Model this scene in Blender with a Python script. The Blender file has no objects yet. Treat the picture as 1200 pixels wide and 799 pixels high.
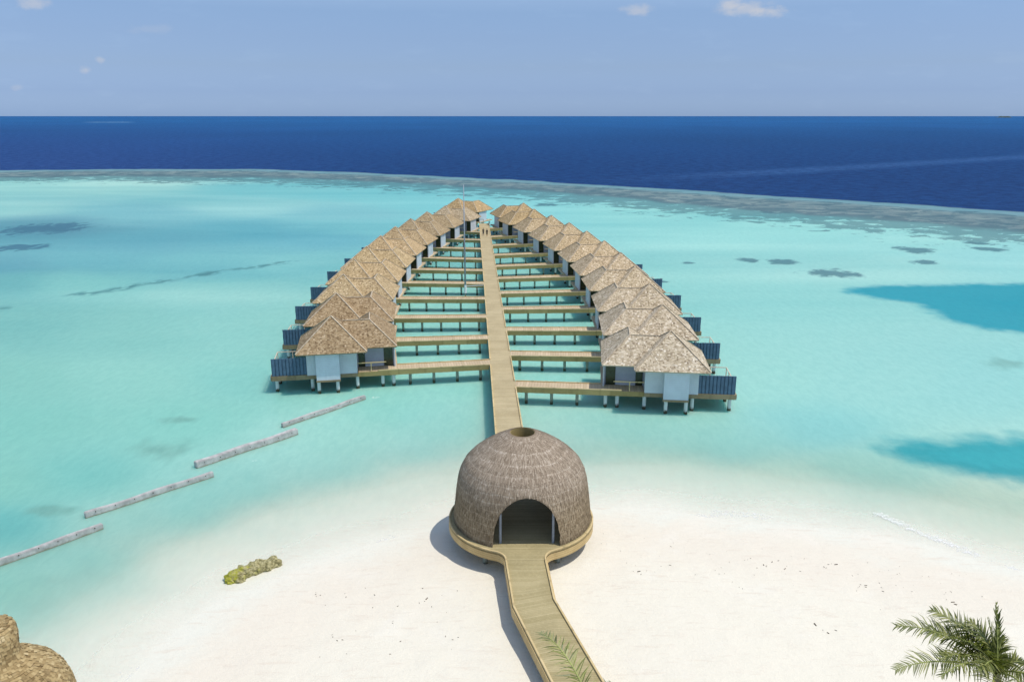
import bpy, bmesh, math, random
import numpy as np
from mathutils import Vector, Matrix
random.seed(7); np.random.seed(7)
S = bpy.context.scene; COL = S.collection
R = math.radians

def lin(r, g, b):
    f = lambda c: (c/255)/12.92 if c/255 <= .04045 else ((c/255+.055)/1.055)**2.4
    return (f(r), f(g), f(b))

# ---------------------------------------------------------------- objects
def tag(o, label=None, cat=None, group=None, kind=None):
    if label: o['label'] = label
    if cat: o['category'] = cat
    if group: o['group'] = group
    if kind: o['kind'] = kind
    return o
def empty(name, loc=(0, 0, 0), rz=0):
    o = bpy.data.objects.new(name, None); COL.objects.link(o)
    o.location = loc; o.rotation_euler = (0, 0, rz); o.empty_display_size = .3
    return o
def place(name, mesh, parent=None, loc=(0, 0, 0), rz=0):
    o = bpy.data.objects.new(name, mesh); COL.objects.link(o)
    o.parent = parent; o.location = loc; o.rotation_euler = (0, 0, rz)
    return o
def copy_tree(o, parent=None):
    c = o.copy(); COL.objects.link(c); c.parent = parent
    for ch in list(o.children): copy_tree(ch, c)
    return c

class MB:
    """collects shapes; pl = distance along planks, rnd = random per piece"""
    def __init__(s): s.v = []; s.f = []; s.pl = []; s.rnd = []; s.sm = False
    def add(s, vs, fs, pl=None, rnd=None):
        n = len(s.v); s.v += [tuple(p) for p in vs]; s.f += [tuple(i+n for i in f) for f in fs]
        s.pl += pl if pl is not None else [0]*len(vs)
        s.rnd += [random.random() if rnd is None else rnd]*len(vs)
    def box(s, x0, x1, y0, y1, z0, z1, axis='x', rnd=None):
        vs = [(x, y, z) for x in (x0, x1) for y in (y0, y1) for z in (z0, z1)]
        k = 'xyz'.index(axis)
        s.add(vs, [(0, 1, 3, 2), (4, 6, 7, 5), (0, 4, 5, 1), (2, 3, 7, 6), (0, 2, 6, 4), (1, 5, 7, 3)], [v[k] for v in vs], rnd)
    def bar(s, a, b, w, h, up=(0, 0, 1)):
        a = Vector(a); b = Vector(b); d = (b-a).normalized(); up = Vector(up)
        sd = d.cross(up)
        if sd.length < 1e-4: sd = Vector((1, 0, 0))
        sd.normalize(); u2 = sd.cross(d)
        vs = [p + sd*sx*w/2 + u2*sz*h/2 for p in (a, b) for sx in (-1, 1) for sz in (-1, 1)]
        L = (b-a).length
        s.add(vs, [(0, 1, 3, 2), (4, 6, 7, 5), (0, 4, 5, 1), (2, 3, 7, 6), (0, 2, 6, 4), (1, 5, 7, 3)], [0]*4+[L]*4)
    def cyl(s, x, y, z0, z1, r0, r1=None, n=12):
        r1 = r0 if r1 is None else r1
        vs = []
        for i in range(n):
            a = 2*math.pi*i/n; vs += [(x+r0*math.cos(a), y+r0*math.sin(a), z0), (x+r1*math.cos(a), y+r1*math.sin(a), z1)]
        fs = [(2*i, 2*((i+1) % n), 2*((i+1) % n)+1, 2*i+1) for i in range(n)]
        fs += [tuple(2*i+1 for i in range(n)), tuple(2*i for i in reversed(range(n)))]
        s.add(vs, fs)
    def prism(s, poly, z0, z1, pl=None):
        n = len(poly); vs = [(x, y, z0) for x, y in poly] + [(x, y, z1) for x, y in poly]
        fs = [tuple(reversed(range(n))), tuple(range(n, 2*n))] + [(i, (i+1) % n, n+(i+1) % n, n+i) for i in range(n)]
        s.add(vs, fs, (list(pl)*2) if pl else None)
    def strip(s, line, w, z0, z1, closed=False):
        """a kerb of width w swept to the left of a polyline"""
        pts = [Vector(p[:2]) for p in line]; n = len(pts); off = []
        for i in range(n):
            a = pts[max(0, i-1)]; b = pts[min(n-1, i+1)]; d = (b-a).normalized()
            off.append(pts[i] + Vector((-d.y, d.x))*w)
        vs = []; pl = []; L = 0
        for i in range(n):
            if i: L += (pts[i]-pts[i-1]).length
            for q in (pts[i], off[i]):
                for z in (z0, z1): vs.append((q.x, q.y, z)); pl.append(L)
        fs = []
        for i in range(n-1):
            a = 4*i; b = a+4
            fs += [(a, a+1, b+1, b), (a+2, b+2, b+3, a+3), (a+1, a+3, b+3, b+1), (a, b, b+2, a+2)]
        fs += [(0, 2, 3, 1), (4*n-4, 4*n-3, 4*n-1, 4*n-2)]
        s.add(vs, fs, pl)
    def mesh(s, name, mat, smooth=False):
        me = bpy.data.meshes.new(name); me.from_pydata(s.v, [], s.f); me.update()
        bm = bmesh.new(); bm.from_mesh(me); bmesh.ops.recalc_face_normals(bm, faces=bm.faces); bm.to_mesh(me); bm.free()
        for nm, dat in (('pl', s.pl), ('rnd', s.rnd)):
            at = me.attributes.new(nm, 'FLOAT', 'POINT'); at.data.foreach_set('value', np.array(dat, dtype=np.float32))
        me.materials.append(mat)
        if smooth: me.polygons.foreach_set('use_smooth', [True]*len(me.polygons))
        return me
    def build(s, name, mat, parent=None, smooth=False, loc=(0, 0, 0), rz=0):
        return place(name, s.mesh(name, mat, smooth), parent, loc, rz)

# ---------------------------------------------------------------- materials
class NT:
    def __init__(s, name):
        s.m = bpy.data.materials.new(name); s.m.use_nodes = True; s.t = s.m.node_tree; s.n = s.t.nodes; s.n.clear()
        s.out = s.n.new('ShaderNodeOutputMaterial')
    def new(s, t, **k):
        n = s.n.new(t)
        for a, b in k.items(): setattr(n, a, b)
        return n
    def link(s, a, b): s.t.links.new(a, b)
    def set(s, sock, v):
        if isinstance(v, bpy.types.NodeSocket): s.link(v, sock)
        elif isinstance(v, (tuple, list)) and len(v) == 3 and sock.type == 'RGBA': sock.default_value = (*v, 1)
        else: sock.default_value = v
    def math(s, op, a, b=0, c=None, clamp=False):
        n = s.new('ShaderNodeMath', operation=op, use_clamp=clamp); s.set(n.inputs[0], a); s.set(n.inputs[1], b)
        if c is not None: s.set(n.inputs[2], c)
        return n.outputs[0]
    def mix(s, f, a, b, blend='MIX'):
        n = s.new('ShaderNodeMix', data_type='RGBA', blend_type=blend); s.set(n.inputs[0], f); s.set(n.inputs[6], a); s.set(n.inputs[7], b)
        return n.outputs[2]
    def rng(s, v, a, b, c=0., d=1., smooth=True):
        n = s.new('ShaderNodeMapRange', interpolation_type='SMOOTHSTEP' if smooth else 'LINEAR')
        for i, q in enumerate((v, a, b, c, d)): s.set(n.inputs[i], q)
        return n.outputs[0]
    def attr(s, nm, o='Fac'): return s.new('ShaderNodeAttribute', attribute_name=nm).outputs[o]
    def obj(s): return s.new('ShaderNodeTexCoord').outputs['Object']
    def pos(s): return s.new('ShaderNodeNewGeometry').outputs['Position']
    def sep(s, v): return s.new('ShaderNodeSeparateXYZ'), v
    def xyz(s, v):
        n = s.new('ShaderNodeSeparateXYZ'); s.link(v, n.inputs[0]); return n.outputs
    def scale(s, v, sc, loc=(0, 0, 0), rot=(0, 0, 0)):
        n = s.new('ShaderNodeMapping'); s.link(v, n.inputs[0]); n.inputs['Scale'].default_value = sc; n.inputs['Location'].default_value = loc; n.inputs['Rotation'].default_value = rot
        return n.outputs[0]
    def noise(s, v, sc, det=3, rough=.55, dist=0):
        n = s.new('ShaderNodeTexNoise'); s.link(v, n.inputs['Vector']); n.inputs['Scale'].default_value = sc; n.inputs['Detail'].default_value = det
        n.inputs['Roughness'].default_value = rough; n.inputs['Distortion'].default_value = dist
        return n.outputs['Fac']
    def white(s, w):
        n = s.new('ShaderNodeTexWhiteNoise', noise_dimensions='1D'); s.set(n.inputs['W'], w); return n.outputs['Value']
    def ramp(s, f, stops):
        n = s.new('ShaderNodeValToRGB'); s.set(n.inputs[0], f); e = n.color_ramp.elements
        while len(e) < len(stops): e.new(.5)
        for q, (p, c) in zip(e, stops): q.position = p; q.color = (*c, 1)
        return n.outputs[0]
    def bump(s, h, st=.3, dist=.05):
        n = s.new('ShaderNodeBump'); s.set(n.inputs['Height'], h); n.inputs['Strength'].default_value = st; n.inputs['Distance'].default_value = dist
        return n.outputs[0]
    def prin(s, col, rough=.7, nrm=None, spec=.3, **k):
        p = s.new('ShaderNodeBsdfPrincipled'); s.set(p.inputs['Base Color'], col); s.set(p.inputs['Roughness'], rough); p.inputs['Specular IOR Level'].default_value = spec
        if nrm: s.link(nrm, p.inputs['Normal'])
        for a, b in k.items(): s.set(p.inputs[a.replace('_', ' ')], b)
        s.link(p.outputs[0], s.out.inputs[0]); return s.m

def m_wood(name, a, b, board=.14, line=.55, gloss=.75):
    """boards laid across the plank direction, grain and weather per board"""
    t = NT(name); pl = t.attr('pl'); w = t.math('DIVIDE', pl, board); idx = t.math('FLOOR', w)
    rnd = t.white(t.math('ADD', idx, t.math('MULTIPLY', t.attr('rnd'), 91)))
    fr = t.math('FRACT', w); gap = t.rng(t.math('ABSOLUTE', t.math('SUBTRACT', fr, .5)), .40, .5)
    big = t.noise(t.pos(), .45, 4, .6); fine = t.noise(t.pos(), 6, 3, .6)
    c = t.mix(rnd, a, b); c = t.mix(t.rng(big, .35, .7, 0, .5), c, tuple(x*.8 for x in b)); c = t.mix(t.rng(fine, .45, .8, 0, .35), c, tuple(x*1.25 for x in a))
    c = t.mix(t.math('MULTIPLY', gap, line), c, tuple(x*.35 for x in b))
    return t.prin(c, gloss, t.bump(t.math('SUBTRACT', 1, gap), .4, .02), .2)
def m_plain(name, c, var=.15, rough=.7, sc=2., spec=.3):
    t = NT(name); n = t.noise(t.pos(), sc, 4, .6)
    return t.prin(t.mix(t.rng(n, .3, .7), tuple(x*(1-var) for x in c), tuple(min(1, x*(1+var)) for x in c)), rough, None, spec)
def m_siding(name, c):
    t = NT(name); p = t.xyz(t.pos()); fr = t.math('FRACT', t.math('DIVIDE', p[2], .2)); gap = t.rng(fr, .86, .98)
    n = t.noise(t.pos(), .9, 4, .6); cc = t.mix(t.rng(n, .3, .7), tuple(x*.9 for x in c), c)
    streak = t.noise(t.scale(t.pos(), (3, 3, .25)), 1.5, 3, .6)
    cc = t.mix(t.rng(streak, .55, .8, 0, .25), cc, tuple(x*.6 for x in c))
    return t.prin(t.mix(t.math('MULTIPLY', gap, .3), cc, tuple(x*.5 for x in c)), .6, t.bump(t.math('SUBTRACT', 1, gap), .5, .02))
def m_pile(name, c):
    t = NT(name); p = t.xyz(t.pos()); n = t.noise(t.pos(), 3, 4, .6)
    h = t.math('ADD', p[2], t.math('MULTIPLY', t.math('SUBTRACT', n, .5), .5))
    cc = t.mix(t.rng(n, .3, .7), tuple(x*.85 for x in c), c)
    cc = t.mix(t.rng(h, .5, .22), cc, (.07, .065, .035))
    return t.prin(cc, .75)
def m_shingle(name, stops, speck=.7):
    """random tone per shingle, large weather patches, tint from the roof's own colour"""
    t = NT(name); oi = t.new('ShaderNodeObjectInfo')
    r = t.white(t.math('ADD', t.math('MULTIPLY', t.attr('rnd'), 977), t.math('MULTIPLY', oi.outputs['Random'], 31)))
    big = t.noise(t.pos(), .55, 5, .65); r2 = t.math('ADD', t.math('MULTIPLY', r, .52), t.math('MULTIPLY', t.math('ADD', big, t.math('MULTIPLY', t.math('SUBTRACT', t.noise(t.pos(), 2.6, 4, .7), .5), 1.1)), .44), clamp=True)
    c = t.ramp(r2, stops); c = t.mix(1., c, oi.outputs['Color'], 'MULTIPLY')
    dark = t.rng(t.white(t.math('ADD', t.math('MULTIPLY', t.attr('rnd'), 411), oi.outputs['Random'])), .83, .90, 0, speck)
    c = t.mix(dark, c, t.mix(1., c, (.4, .36, .33), 'MULTIPLY'))
    return t.prin(c, .85, t.bump(t.noise(t.pos(), 9, 3, .6), .3, .03), .15)

M = {}
M['deck'] = m_wood('boardwalk_planks', (.52, .43, .255), (.43, .345, .19), .15, .45)
M['ramp'] = m_wood('ramp_planks', (.46, .385, .21), (.355, .295, .145), .15, .4)
M['jetty'] = m_wood('jetty_planks', (.60, .475, .315), (.47, .365, .225), .3, .5)
M['beam'] = m_wood('beam_timber', (.44, .335, .145), (.33, .25, .10), 3., .2)
M['kerb'] = m_wood('kerb_timber', (.66, .52, .28), (.56, .43, .21), 2.4, .4)
M['fascia'] = m_wood('fascia_timber', (.34, .26, .155), (.24, .185, .105), 2., .2)
t = NT('laminated_edge'); p = t.xyz(t.pos()); fr = t.math('FRACT', t.math('DIVIDE', p[2], .155)); gp = t.rng(fr, .82, .97)
n = t.noise(t.pos(), 1.2, 4, .6)
M['edge'] = t.prin(t.mix(t.math('MULTIPLY', gp, .65), t.mix(t.rng(n, .3, .7), (.50, .36, .16), (.62, .46, .22)), (.12, .08, .03)), .7)
M['wall'] = m_siding('painted_siding', (.60, .645, .68))
M['bay'] = m_siding('painted_bay', (.62, .69, .74))
M['panel'] = m_plain('grey_panel', (.36, .40, .48), .06, .5)
M['screen'] = m_plain('navy_slats', (.085, .145, .215), .15, .55)
M['glass'] = m_plain('dark_green_glass', (.035, .048, .02), .3, .25, 3, .5)
M['rail'] = m_plain('pale_rail', (.58, .52, .40), .1)
M['pile'] = m_pile('white_pile', (.68, .72, .70))
M['pile2'] = m_pile('grey_pile', (.30, .33, .27))
M['cap'] = m_plain('ridge_cap', (.50, .41, .29), .25, .85, 3)
M['roof'] = m_shingle('cedar_shingle', [(.05, (.20, .145, .08)), (.3, (.37, .28, .16)), (.5, (.46, .36, .215)), (.68, (.55, .445, .28)), (.9, (.82, .72, .54))])
M['soffit'] = m_plain('soffit', (.20, .16, .11), .2)
M['steel'] = m_plain('galvanised_steel', (.30, .34, .38), .1, .45, 1)
M['white'] = m_plain('white_paint', (.78, .78, .76), .05, .5)
M['lamp'] = m_plain('lamp_glass', (.8, .8, .78), .03, .3)

# ---------------------------------------------------------------- noise, water and sand
def hash2(i, j, s):
    n = (i*374761393 + j*668265263 + s*1442695041) & 0x7fffffff
    n = ((n ^ (n >> 13))*1274126177) & 0x7fffffff
    return ((n ^ (n >> 16)) & 0xffff)/65535.
def vnoise(x, y, s=0):
    i = np.floor(x).astype(np.int64); j = np.floor(y).astype(np.int64); a = x-i; b = y-j
    a = a*a*(3-2*a); b = b*b*(3-2*b)
    return (hash2(i, j, s)*(1-a)+hash2(i+1, j, s)*a)*(1-b)+(hash2(i, j+1, s)*(1-a)+hash2(i+1, j+1, s)*a)*b
def fbm(x, y, s=0, o=4):
    r = 0; w = .5
    for k in range(o): r = r+w*vnoise(x*2**k, y*2**k, s+k); w *= .5
    return r/(1-.5**o)
def sst(v, a, b):
    t_ = np.clip((v-a)/(b-a), 0, 1); return t_*t_*(3-2*t_)

CTRL = [
 (-226.2,352.6,150,208,205),
 (-165.5,343.8,160,212,208),
 (-105.2,327.4,122,194,200),
 (-55.7,305.5,120,195,202),
 (-23.2,269.3,125,200,206),
 (5.2,240.6,140,210,212),
 (39.0,240.6,148,214,212),
 (67.5,207.1,152,216,213),
 (91.1,185.4,152,214,212),
 (110.4,167.7,148,210,211),
 (-166.1,256.5,150,206,205),
 (-119.1,244.9,122,186,196),
 (-85.4,264.0,148,206,208),
 (-52.9,244.9,125,190,199),
 (-135.1,207.1,95,160,176),
 (-125.3,213.8,92,150,168),
 (-91.1,185.4,102,170,185),
 (-67.5,207.1,98,172,187),
 (-46.1,192.2,104,176,191),
 (-37.4,215.5,125,195,202),
 (-104.0,157.6,100,165,180),
 (-85.7,162.5,106,176,187),
 (-60.7,157.6,112,182,190),
 (-43.8,153.0,127,195,198),
 (-91.0,136.8,112,180,183),
 (-75.8,136.8,135,200,196),
 (-51.8,133.2,148,207,202),
 (-74.2,110.0,126,190,186),
 (-53.4,105.4,140,201,194),
 (-37.1,110.0,148,208,201),
 (-59.5,86.7,138,200,191),
 (-43.2,83.6,148,208,199),
 (-30.7,83.6,138,204,198),
 (-49.7,71.0,136,201,192),
 (-33.1,71.0,140,205,196),
 (-13.2,75.6,148,212,204),
 (-35.6,59.8,126,196,191),
 (-41.7,58.2,138,200,190),
 (-37.4,51.3,110,186,186),
 (-29.3,53.9,162,214,206),
 (-29.4,43.8,162,214,206),
 (-32.1,42.9,148,208,198),
 (-23.8,56.7,150,212,206),
 (-15.7,66.9,162,218,210),
 (-6.6,71.0,155,213,205),
 (-27.0,45.6,150,213,206),
 (-11.3,126.6,150,213,205),
 (5.6,126.6,148,214,208),
 (4.1,89.9,152,215,208),
 (-7.9,86.7,150,214,206),
 (42.3,126.6,158,217,212),
 (65.6,148.6,162,217,213),
 (28.8,83.6,162,218,212),
 (43.2,83.6,160,216,212),
 (55.7,83.6,156,214,212),
 (12.4,71.0,160,217,210),
 (19.6,66.9,157,216,210),
 (29.0,71.0,146,210,210),
 (29.1,61.4,168,219,209),
 (35.8,53.9,204,230,214),
 (21.1,59.0,196,230,216),
 (14.1,59.0,196,230,218),
 (7.0,58.2,202,232,222),
 (3.8,65.0,175,220,210),
 (-8.5,59.8,222,238,228),
 (-16.3,53.9,214,234,224),
 (-20.1,46.8,222,236,222),
 (-22.5,39.5,222,236,224),
 (-23.4,36.5,218,235,224),
 (35.9,49.0,222,236,220),
 (-24.1,53.9,150,214,208),
 (-26.7,43.8,148,212,206),
 (-14.6,61.4,158,218,212),
 (-21.1,59.0,152,214,208),
 (-28.2,40.7,148,212,205),
 (-8.3,64.0,160,218,212),
 (-19.1,52.6,222,236,226),
 (-22.6,45.8,222,236,226),
 (-12.1,56.0,224,238,228),
 (-24.7,38.0,220,236,226),
 (-4.3,59.8,220,236,226),
]
SHORE = [ (-35.20,17.61),(-22.75,29.23),(-21.10,34.65),(-19.66,39.33),(-17.30,43.43),(-13.87,47.00),(-8.82,49.90),(-5.09,52.60),(0.00,53.78),(5.89,54.32),(10.52,54.59),(14.86,53.51),(21.95,51.71),(28.73,48.97),(34.02,45.96),(43.51,37.96) ]
REEF_OUT = [ (-430.94,449.93),(-282.81,442.77),(-217.20,453.59),(-143.65,449.93),(-91.41,429.10),(-42.79,401.18),(0.00,376.61),(37.24,348.10),(68.95,321.62),(96.27,298.81),(131.79,271.97),(160.89,248.30),(202.61,207.13) ]
REEF_IN = [ (-366.88,381.81),(-253.14,395.45),(-192.55,401.18),(-125.69,392.65),(-79.38,371.54),(-37.24,348.10),(0.00,323.52),(31.75,295.57),(58.01,269.28),(80.09,247.17),(108.60,222.64),(132.11,202.41),(165.55,167.72) ]
POOLA = [ (56.38,131.83),(61.09,136.04),(70.26,137.86),(81.16,138.24),(92.34,138.98),(111.96,140.50),(84.84,104.46),(70.98,104.90),(66.37,107.17),(64.01,112.99),(64.45,122.92),(60.61,126.59) ]
POOLB = [ (32.18,65.72),(35.54,67.27),(40.01,68.27),(48.39,68.88),(58.39,69.30),(48.92,56.71),(41.70,58.21),(38.07,60.43),(34.52,63.51) ]
PATCH = [ (61.5,148.2,4.7,4.2),(55.6,160.5,3.0,3.0),(49.6,162.5,2.1,2.5),(90.9,174.4,3.8,5.2),(108.3,176.7,3.9,3.0),(110.3,185.4,3.4,2.6),(85.6,160.5,3.2,2.5),(82.1,249.4,5.4,5.8),(-124.5,210.4,10.3,10.8),(-113.6,179.2,5.9,4.9),(-32.0,65.5,2.7,2.1),(-32.6,72.8,1.7,0.9),(-35.3,54.2,2.3,0.8),(60.5,91.6,2.6,2.4),(11.6,269.3,3.8,5.3),(27.2,140.5,1.7,1.0),(36.0,159.5,1.6,1.0) ]
WEED = [ (-80.09,119.43),(-76.12,126.59),(-70.29,131.83),(-63.17,142.84),(-56.35,150.31),(-45.87,160.52) ]
MILK = [ (-27.46,38.79),(-27.20,42.43),(-24.54,48.97),(-18.26,56.42),(-7.47,63.15) ]
FOAM_A = [ (27.78,53.51),(28.91,51.84),(29.98,50.25),(32.15,47.64),(33.83,45.65),(35.30,42.88) ]
FOAM_B = [ (13.58,52.99),(15.54,53.64),(18.09,53.51),(22.18,52.34) ]
FOAM_C = [ (-12.55,44.37),(-11.06,45.96),(-9.58,48.97),(-8.46,50.37) ]
FOAM_D = [ (-20.99,35.37),(-20.51,36.11),(-20.11,36.66) ]
GREYBAND = [ (-21.61,33.90),(-20.86,37.59),(-19.45,41.99),(-17.11,46.27),(-13.38,49.90),(-8.24,52.34) ]
GREYBAND2 = [ (16.54,55.00),(21.55,54.18),(25.98,52.34),(29.93,48.97),(33.27,44.76) ]
WAKE = [ (15.08,352.55),(66.12,387.15),(137.12,429.10),(238.15,498.16),(377.08,593.12),(709.79,840.77) ]


def pdist(x, y, line):
    d = np.full(x.shape, 1e9)
    for (ax, ay), (bx, by) in zip(line[:-1], line[1:]):
        vx, vy = bx-ax, by-ay; h = np.clip(((x-ax)*vx+(y-ay)*vy)/(vx*vx+vy*vy), 0, 1)
        d = np.minimum(d, np.hypot(x-ax-h*vx, y-ay-h*vy))
    return d
def inpoly(x, y, P):
    c = np.zeros(x.shape, bool)
    for (ax, ay), (bx, by) in zip(P, P[1:]+P[:1]):
        if ay != by: c ^= ((ay > y) != (by > y)) & (x < (bx-ax)*(y-ay)/(by-ay)+ax)
    return c
def sdpoly(x, y, P): return pdist(x, y, P+P[:1])*np.where(inpoly(x, y, P), 1, -1)
def line_y(x, L): return np.interp(x, [p[0] for p in L], [p[1] for p in L])
def shore_s(x, y):
    wx = (fbm(x*.25, y*.25, 5, 3)-.5)*1.6
    s = pdist(x, y, SHORE); return np.where(y < line_y(x, SHORE), s, -s)+wx
def land_z(x, y, pools=True):
    """sand height: beach above water, lagoon floor below"""
    s = shore_s(x, y); n = fbm(x*.18, y*.18, 11, 4)-.5; n2 = fbm(x*.9, y*.5, 3, 3)-.5
    up = .041*s+np.clip(s/8, 0, 1)*(.20*n+.07*n2)
    dn = np.maximum(-1.7, np.where(s > -8, .024*s, -.192+.075*(s+8)))+.12*n*np.clip(-s/20, 0, 1)
    z = np.where(s > 0, np.minimum(up, 1.5+.1*n), dn)
    z = z-60*sst(y-line_y(x, REEF_OUT), 0, 60)
    return z

def cols(n):
    m = 36; return np.concatenate([-np.geomspace(4.5, 1.03, m), np.linspace(-1, 1, n-2*m), np.geomspace(1.03, 4.5, m)])
def grid(name, ys, ncol, wid, extra):
    tt = cols(ncol); Y = np.repeat(ys, ncol); X = np.tile(tt, len(ys))*(np.repeat(ys, ncol)*wid+extra)
    n = len(ys); i = np.arange((n-1)*(ncol-1)); r = i//(ncol-1); c = i % (ncol-1); a = r*ncol+c
    faces = np.stack([a, a+1, a+ncol+1, a+ncol], 1)
    return X, Y, faces
def mk(name, X, Y, Z, faces, mat, smooth=True):
    me = bpy.data.meshes.new(name); me.vertices.add(len(X)); me.vertices.foreach_set('co', np.stack([X, Y, Z], 1).astype(np.float32).ravel())
    me.loops.add(faces.size); me.loops.foreach_set('vertex_index', faces.astype(np.int32).ravel())
    me.polygons.add(len(faces)); me.polygons.foreach_set('loop_start', np.arange(0, faces.size, 4, dtype=np.int32))
    me.update(calc_edges=True); me.validate()
    if smooth: me.polygons.foreach_set('use_smooth', [True]*len(me.polygons))
    me.materials.append(mat); return me
def fattr(me, nm, v):
    a = me.attributes.new(nm, 'FLOAT', 'POINT'); a.data.foreach_set('value', v.astype(np.float32))

# sand: one sheet from behind the camera to beyond the horizon
ys = np.concatenate([np.linspace(-40, 28, 50), np.geomspace(28.3, 120, 330), np.geomspace(121, 600, 120), np.geomspace(640, 70000, 25)])
X, Y, Fc = grid('s', ys, 492, .75, 60)
tt = np.tile(cols(492), len(ys)); X = tt*(np.maximum(Y, 25)*.75+25)
t = NT('coral_sand'); P = t.pos(); pz = t.xyz(P)[2]
n1 = t.noise(P, .25, 5, .6); n2 = t.noise(t.scale(P, (1, 1.6, 1)), 1.1, 5, .65); n3 = t.noise(P, 14, 3, .7)
hh = t.math('ADD', pz, t.math('MULTIPLY', t.math('SUBTRACT', n1, .5), .35))
c = t.mix(t.rng(hh, -.02, .16), (.72, .705, .60), (.735, .675, .555)); c = t.mix(t.rng(hh, .16, .46), c, (.75, .705, .58))
c = t.mix(t.rng(n2, .5, .75, 0, .4), c, (.70, .63, .52)); c = t.mix(t.rng(n1, .52, .7, 0, .35), c, (.775, .74, .64))
n4 = t.noise(t.scale(P, (.5, 2.6, 1), rot=(0, 0, .35)), 1., 6, .7, .6); c = t.mix(t.rng(n4, .54, .68, 0, .5), c, (.66, .575, .465))
n5 = t.noise(P, 3.2, 5, .75); c = t.mix(t.rng(n5, .6, .74, 0, .4), c, (.60, .55, .47))
c = t.mix(t.rng(n3, .62, .8, 0, .4), c, (.52, .47, .40))
sm = t.prin(c, .9, t.bump(t.math('ADD', t.math('ADD', t.math('MULTIPLY', n2, 1.), t.math('MULTIPLY', n5, .6)), t.math('MULTIPLY', n3, .25)), .45, .14), .12)
sand = place('beach', mk('beach', X, Y, land_z(X, Y), Fc, sm)); tag(sand, kind='structure')

# water: one sheet to the horizon, its colour set by how deep the lagoon is and what lies below
ys = np.concatenate([np.geomspace(18, 34, 40), np.geomspace(34.2, 620, 760), np.geomspace(630, 70000, 60)])
X, Y, Fc = grid('w', ys, 592, .72, 14)
wx = (fbm(X*.05, Y*.05, 21, 4)-.5)*14; wy = (fbm(X*.05, Y*.05, 31, 4)-.5)*14
xw = X+wx*np.clip(Y/150, .15, 1); yw = Y+wy*np.clip(Y/150, .15, 1)
C = np.array(CTRL); cu = C[:, 0]/(C[:, 1]+20)*1.5; cv = np.log(C[:, 1]+20)*1.5
cc_ = np.array([lin(*q) for q in C[:, 2:5]*np.array([1.03, 1.03, .988])])
u = xw/(yw+20)*1.5; v = np.log(np.maximum(yw, 5)+20)*1.5
col = np.zeros((len(X), 3)); wsum = np.zeros(len(X))
for k in range(len(C)):
    w = 1/((u-cu[k])**2+(v-cv[k])**2+.004)**2; wsum += w; col += w[:, None]*cc_[k]
col /= wsum[:, None]
s = shore_s(X, Y); depth = np.maximum(-land_z(X, Y, False), 0); poolm = np.zeros(len(X))
def blend(mask, c, k=1.): 
    global col
    m = (np.clip(mask, 0, 1)*k)[:, None]; col = col*(1-m)+np.array(c)*m
fine = fbm(X*.5, Y*.3, 41, 4)
stk = (fbm(X*.013+fbm(X*.03, Y*.03, 12, 2), Y*.055, 17, 5)-.5)*sst(Y, 70, 140); col = col*(1+np.stack([.75*stk, .36*stk, .28*stk], 1))
# broken coral patches and weed lines
for (px, py, rx, ry) in PATCH:
    d = np.hypot((X-px)/rx, (Y-py)/ry)+(fine-.5)*1.3+(fbm(X*1.3, Y*.7, 43, 3)-.5)*.9
    soft = .85 if py < 100 else .35
    blend(1-sst(d, 1-soft, 1+soft*.5), (lin(70, 116, 126) if px > 0 else lin(62, 112, 134)) if py > 100 else lin(122, 172, 158), .8 if py > 100 else .6)
dw = pdist(X, Y, WEED)+(fine-.5)*3; blend((1-sst(dw, -.3, 2.6))*sst(fbm(X*.12, Y*.12, 55, 3), .28, .5)*sst(fbm(X*1.1, Y*.6, 57, 3), .3, .55), lin(72, 132, 134), .85)
for P_, c_ in ((POOLA, lin(22, 160, 174)), (POOLB, lin(48, 172, 178))):
    d = sdpoly(X, Y, P_)+(fine-.5)*2.6; d = d+(fbm(X*.5+Y*.2, Y*.9, 47, 4)-.5)*1.6; blend(sst(d, -1.6, 2.2), c_, .94); poolm = np.maximum(poolm, sst(d, -3.5, 4))
    if P_ is POOLA: blend(sst(d, 6, 22), lin(18, 156, 172), .7)
for L_, wd, k in ((GREYBAND, 1.3, .4), (GREYBAND2, .9, .35)):
    blend(1-sst(np.maximum(pdist(X, Y, L_)+(fine-.5)*1.2, 0), 0, wd), lin(176, 186, 168), k)
# reef flat and open ocean
rn = (fbm(X*.02, Y*.02, 61, 5)-.5)+.5*(fbm(X*.15, Y*.1, 63, 4)-.5)
d_in = Y-line_y(X, REEF_IN)+rn*26; d_out = Y-line_y(X, REEF_OUT)+rn*12
rf_ = fbm(X*.16, Y*.10, 71, 5)[:, None]; reefc = np.array(lin(92, 124, 130))*(1-rf_)+np.array(lin(150, 168, 162))*rf_
m = sst(d_in, -6, 8)[:, None]; col = col*(1-m)+reefc*m
m = (sst(d_out, -22, -4)*(1-sst(d_out, -2, 4)))[:, None]*.6; col = col*(1-m)+np.array(lin(112, 172, 182))*m
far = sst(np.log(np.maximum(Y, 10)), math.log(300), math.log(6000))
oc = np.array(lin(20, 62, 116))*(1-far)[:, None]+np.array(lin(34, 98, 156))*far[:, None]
left = sst(-X/np.maximum(Y, 1), .1, .6)[:, None]*(1-far)[:, None]; oc = oc*(1-left*.6)+np.array(lin(44, 76, 138))*left*.6
wk = (1-sst(pdist(X, Y, WAKE), 2, 26))[:, None]*.35*sst(X, 20, 160)[:, None]; oc = oc*(1-wk)+np.array(lin(66, 110, 165))*wk
oc = oc*(1+.25*(fbm(X*.004, Y*.002, 81, 4)-.5))[:, None]
ocm = sst(d_out, -1.5, 3.5); col = col*(1-ocm[:, None])+oc*ocm[:, None]
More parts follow.
